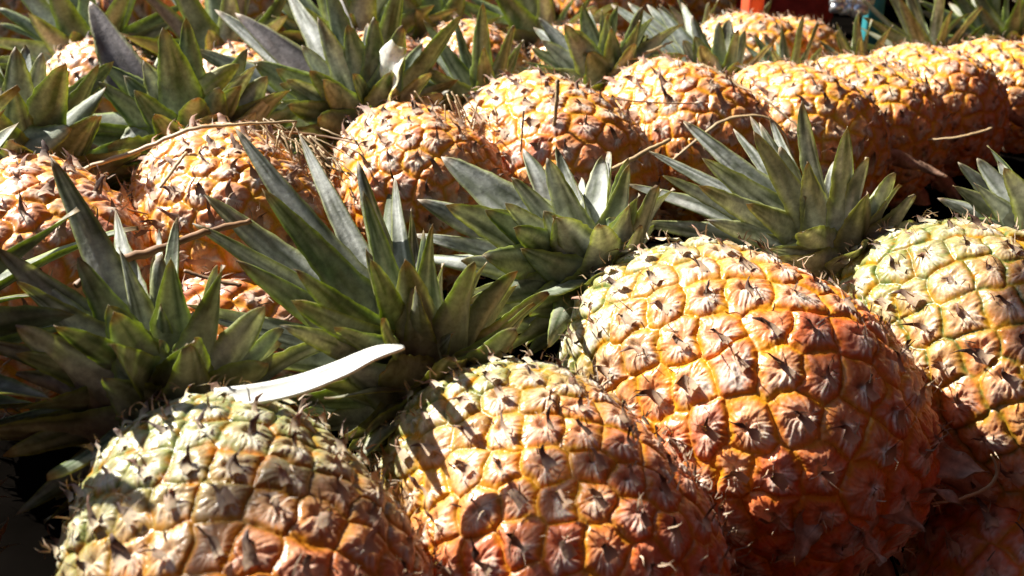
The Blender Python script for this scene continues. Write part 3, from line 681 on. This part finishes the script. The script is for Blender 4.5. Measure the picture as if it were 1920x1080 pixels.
# tuft of fine straw that nobody could count, between two fruits of the second row
rng = np.random.RandomState(5)
gV = []; gQ = []; gT = []; n0 = 0
for k in range(90):
    cx, cy = [(580, 300), (520, 275), (620, 315), (885, 232)][k % 4]
    a = rng.normal(0.75, 0.5) if k % 4 != 3 else rng.normal(1.1, 0.4); l = rng.uniform(15, 55)
    x0, y0 = cx + rng.normal(0, 24), cy + rng.normal(0, 22); dpt = (0.555 if k % 4 < 3 else 0.62) + rng.normal(0, 0.008)
    P3 = [at_d(x0 - l * math.cos(a), y0 - l * math.sin(a), dpt), at_d(x0 + rng.normal(0, 4), y0 + rng.normal(0, 4), dpt - 0.004), at_d(x0 + l * math.cos(a), y0 + l * math.sin(a), dpt + rng.normal(0, 0.006))]
    V, Q, caps = tube_geo(P3, [rng.uniform(.0003, .0008), rng.uniform(.0003, .0008), .0002], nth=4, seed=k, flat=0.5)
    gV.append(V); gQ.append(Q + n0); gT.append(np.array(caps) + n0); n0 += len(V)
o = link('straw_tuft', make_mesh('straw_tuft', np.concatenate(gV), np.concatenate(gQ), None, M_STRAW, True, np.concatenate(gT)))
tag(o, 'tangle of fine dry straw caught between second row pineapples', 'straw', None, 'stuff')

# white strip of leaf lying across the crown of the front pineapple
def ribbon(name, label, cat, pix, widths, mat, face, tone_seed=3, thick=0.0008):
    pts = np.array([at_d(*p) for p in pix]); n = 40; t = np.linspace(0, len(pts) - 1, n); c = []
    for tv in t:
        i = min(int(tv), len(pts) - 2); f = tv - i
        p0, p1, p2, p3 = pts[max(i - 1, 0)], pts[i], pts[i + 1], pts[min(i + 2, len(pts) - 1)]
        c.append(0.5 * ((2 * p1) + (-p0 + p2) * f + (2 * p0 - 5 * p1 + 4 * p2 - p3) * f * f + (-p0 + 3 * p1 - 3 * p2 + p3) * f ** 3))
    c = np.array(c); T = np.gradient(c, axis=0); T /= np.linalg.norm(T, axis=1)[:, None]
    N = np.array(face, float)[None] - T * (T @ np.array(face, float))[:, None]; N /= np.linalg.norm(N, axis=1)[:, None]
    S = np.cross(T, N); w = np.interp(t, np.linspace(0, len(pts) - 1, len(widths)), widths)
    nw = 7; rows = []
    for j in range(nw):
        wj = -1 + 2 * j / (nw - 1)
        rows.append(c + S * (w * 0.5 * wj)[:, None] + N * (0.12 * w * wj * wj)[:, None])
    top = np.array(rows).transpose(1, 0, 2); bot = top - N[:, None] * thick
    ring = np.concatenate([top, bot[:, ::-1]], 1); m = 2 * nw
    a = (np.arange(n - 1)[:, None] * m + np.arange(m)[None]).ravel(); b = (np.arange(n - 1)[:, None] * m + (np.arange(m)[None] + 1) % m).ravel()
    Q = [np.stack([a, a + m, b + m, b], 1)]
    for j in range(nw - 1):
        Q.append(np.array([[j, j + 1, m - 2 - j, m - 1 - j]])); o_ = (n - 1) * m; Q.append(np.array([[o_ + j + 1, o_ + j, o_ + m - 1 - j, o_ + m - 2 - j]]))
    V = ring.reshape(-1, 3); mid = V.mean(0)
    ob = link(name, make_mesh(name, V - mid, np.concatenate(Q), None, mat)); ob.location = mid
    return tag(ob, label, cat)

M_WHITE = mat_plain('white_leaf_strip', (0.70, 0.70, 0.62), 0.4, 120, 0.8, 1.12, 0.5)
ribbon('leaf_strip', 'curved glossy white strip of leaf lying below the front crown', 'leaf', [(400, 748, .300), (480, 741, .300), (560, 724, .300), (640, 694, .300), (705, 663, .300), (758, 650, .300)],
       [.0062, .0070, .0072, .0069, .0062, .0044, .0008], M_WHITE, (-0.35, -0.35, 0.85))

# ------------------------------------------------------------------ the stall top and what stands behind
M_GROUND = mat_plain('gap_shade_board', (0.0025, 0.002, 0.0016), 1.0, 25, 0.5, 1.5, 0.0)  # near-black base colour stands in for deep shade in the gaps
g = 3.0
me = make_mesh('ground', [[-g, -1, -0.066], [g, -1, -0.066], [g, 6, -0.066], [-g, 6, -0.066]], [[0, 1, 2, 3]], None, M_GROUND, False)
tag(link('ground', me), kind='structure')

def rbox(name, label, cat, centre, size, mat, bev=0.006, rz=0.0):
    import bmesh
    bm = bmesh.new(); bmesh.ops.create_cube(bm, size=1.0)
    for v in bm.verts: v.co = Vector((v.co.x * size[0], v.co.y * size[1], v.co.z * size[2]))
    bmesh.ops.bevel(bm, geom=bm.edges[:], offset=bev, segments=3, affect='EDGES', profile=0.5)
    me = bpy.data.meshes.new(name); bm.to_mesh(me); bm.free(); me.materials.append(mat)
    for p in me.polygons: p.use_smooth = True
    o = link(name, me); o.location = centre; o.rotation_euler = (0, 0, rz)
    return tag(o, label, cat) if label else o

def cloth(name, label, cat, path, z0, z1, mat, depth=0.02, lean=0.0):
    path = np.array(path, float); n, m = 60 * (len(path) - 1), 14; t = np.linspace(0, len(path) - 1, n); c = []
    for tv in t:
        i = min(int(tv), len(path) - 2); f = tv - i
        p0, p1, p2, p3 = path[max(i - 1, 0)], path[i], path[i + 1], path[min(i + 2, len(path) - 1)]
        c.append(0.5 * ((2 * p1) + (-p0 + p2) * f + (2 * p0 - 5 * p1 + 4 * p2 - p3) * f * f + (-p0 + 3 * p1 - 3 * p2 + p3) * f ** 3))
    c = np.array(c); T = np.gradient(c, axis=0); T /= np.linalg.norm(T, axis=1)[:, None]; nn = np.stack([-T[:, 1], T[:, 0]], 1); V = []
    for sd in (0.0, 0.002):
        for i in range(n):
            for j in range(m):
                h = j / (m - 1); off = depth * (math.sin(t[i] * 30 + 0.8 * math.sin(t[i] * 11)) * (1 - 0.4 * h)) + sd - lean * max(0.0, h - 0.5) ** 1.5
                V.append([c[i, 0] + nn[i, 0] * off, c[i, 1] + nn[i, 1] * off, z0 + (z1 - z0) * h + 0.015 * math.sin(t[i] * 5) * h])
    Q = []; k = n * m
    for i in range(n - 1):
        for j in range(m - 1):
            q = i * m + j
            Q.append([q, q + m, q + m + 1, q + 1]); Q.append([k + q, k + q + 1, k + q + m + 1, k + q + m])
    return tag(link(name, make_mesh(name, V, Q, None, mat)), label, cat)

M_RED = mat_plain('red_cloth', (0.045, 0.010, 0.007), 0.9, 40, 0.75, 1.2, 0.2)
RED = cloth('red_cloth', 'dark red cloth hanging behind the heap, extended out of view for shade, upper right corner', 'cloth', [(0.33, 1.66), (0.80, 1.58), (1.02, 1.0), (0.80, 0.2), (0.50, -0.45), (-0.75, -0.60)], -0.066, 1.5, M_RED, 0.02, 1.9)  # unseen stretch round the camera and overhead lean added to block sky light
# added flap out of view towards the sun, outline shaped to shade the front row
_e = np.array([0.835, 0.55]); _p = np.array([0.55, -0.835]); _V = []
_st = [(-0.55, 0, .004), (-0.20, 0, .006), (-0.06, 0, .013), (0.0, 0, .012), (0.02, 0.002, .006), (0.03, .003, .005), (0.08, .004, .007), (0.105, 0.004, .040), (0.14, 0, .08), (0.19, 0.004, .10), (0.23, .016, .11), (0.32, .022, .11), (0.50, .028, .12)]
for dz in (0.0, 0.003):
    for q, (t_, o_, w_) in enumerate(_st):
        c_ = np.array([-0.60, 0.61]) + _e * t_ + _p * 0.001
        _V.append([*(c_ + _p * o_), 0.6 + dz + 0.004 * math.sin(q)]); _V.append([*(c_ + _p * w_), 0.6 + dz + 0.004 * math.cos(q)])
_n = len(_st); _Q = []
for q in range(_n - 1):
    a_ = 2 * q; b_ = 2 * _n + a_
    _Q += [[a_, a_ + 1, a_ + 3, a_ + 2], [b_, b_ + 2, b_ + 3, b_ + 1], [a_, a_ + 2, b_ + 2, b_], [a_ + 1, b_ + 1, b_ + 3, a_ + 3]]
_Q += [[0, 2 * _n, 2 * _n + 1, 1], [2 * _n - 2, 2 * _n - 1, 4 * _n - 1, 4 * _n - 2]]
link('shade_flap', make_mesh('shade_flap', _V, _Q, None, M_RED, False), RED)
M_ORANGE = mat_plain('orange_red_plastic', (0.72, 0.10, 0.035), 0.45, 30, 0.9, 1.1)
M_TEAL = mat_plain('teal_paint', (0.03, 0.22, 0.24), 0.5, 30, 0.8, 1.2)
M_GLOSS = mat_plain('white_gloss', (0.88, 0.88, 0.86), 0.3, 30, 0.97, 1.03, 0.6, 0.7)
M_DARKRED = mat_plain('dark_red_sack', (0.36, 0.030, 0.02), 0.85, 60, 0.5, 1.5, 0.2)
def spot(px, py, dep): return tuple(at_d(px, py, dep))
rbox('orange_box', 'orange red box standing behind the heap at the top edge', 'box', spot(1412, 0, 1.12), (0.017, 0.03, 0.06), M_ORANGE, 0.004, 0.1)
rbox('red_sack', 'dark red sack behind the heap left of the orange box', 'sack', spot(1335, -25, 1.38), (0.11, 0.08, 0.12), M_DARKRED, 0.03, 0.2)
rbox('red_sack', 'dark red sack behind the heap between orange box and white tubes', 'sack', spot(1490, -20, 1.40), (0.10, 0.08, 0.12), M_DARKRED, 0.03, -0.1)
rbox('teal_post', 'teal painted post right of the white tubes at the top edge', 'post', spot(1646, -40, 1.2), (0.018, 0.02, 0.16), M_TEAL, 0.003)
for (x0, y0, x1, y1, rr_, lab) in [(1566, 0, 1632, 2, .0075, 'upper of two bright white tubes lying behind the heap'), (1566, 13, 1622, 21, .0065, 'lower of two bright white tubes lying behind the heap')]:
    V, Q, caps = tube_geo([spot(x0, y0, 1.17), spot((x0 + x1) / 2, (y0 + y1) / 2, 1.17), spot(x1, y1, 1.17)], [rr_, rr_], nth=14, seed=3, flat=1.0)
    tag(link('white_tube', make_mesh('white_tube', V, Q, None, M_GLOSS, True, caps)), lab, 'tube', 'white tubes behind the heap')

# ------------------------------------------------------------------ light
SUN = unit((-0.62, 0.45, 0.64))
sl = bpy.data.lights.new('sun', 'SUN'); sl.energy = 5.0; sl.angle = math.radians(0.5); sl.color = (1.0, 0.955, 0.88)
so = bpy.data.objects.new('sun', sl); COL.objects.link(so)
so.rotation_euler = Vector(SUN).to_track_quat('Z', 'Y').to_euler()
w = bpy.data.worlds.new('World'); scene.world = w; w.use_nodes = True
nt = w.node_tree; bg = nt.nodes['Background']
sky = nt.nodes.new('ShaderNodeTexSky'); sky.sky_type = 'NISHITA'; sky.sun_disc = False
sky.sun_elevation = math.asin(SUN[2]); sky.sun_rotation = math.atan2(SUN[0], SUN[1])
nt.links.new(sky.outputs[0], bg.inputs[0]); bg.inputs[1].default_value = 0.05

# ------------------------------------------------------------------ camera
cd = bpy.data.cameras.new('camera'); cam = bpy.data.objects.new('camera', cd); COL.objects.link(cam)
cam.location = CAM; cam.rotation_euler = (math.pi / 2 - PITCH, 0, 0)
cd.sensor_width = 36; cd.lens = 36 * FPX / 1920; cd.clip_start = 0.01; cd.clip_end = 100
cd.dof.use_dof = True; cd.dof.focus_distance = 0.43; cd.dof.aperture_fstop = 22
scene.camera = cam
vs = scene.view_settings
vs.view_transform = 'Standard'; vs.look = 'None'; vs.gamma = 1; vs.use_curve_mapping = False; vs.exposure = 1.35
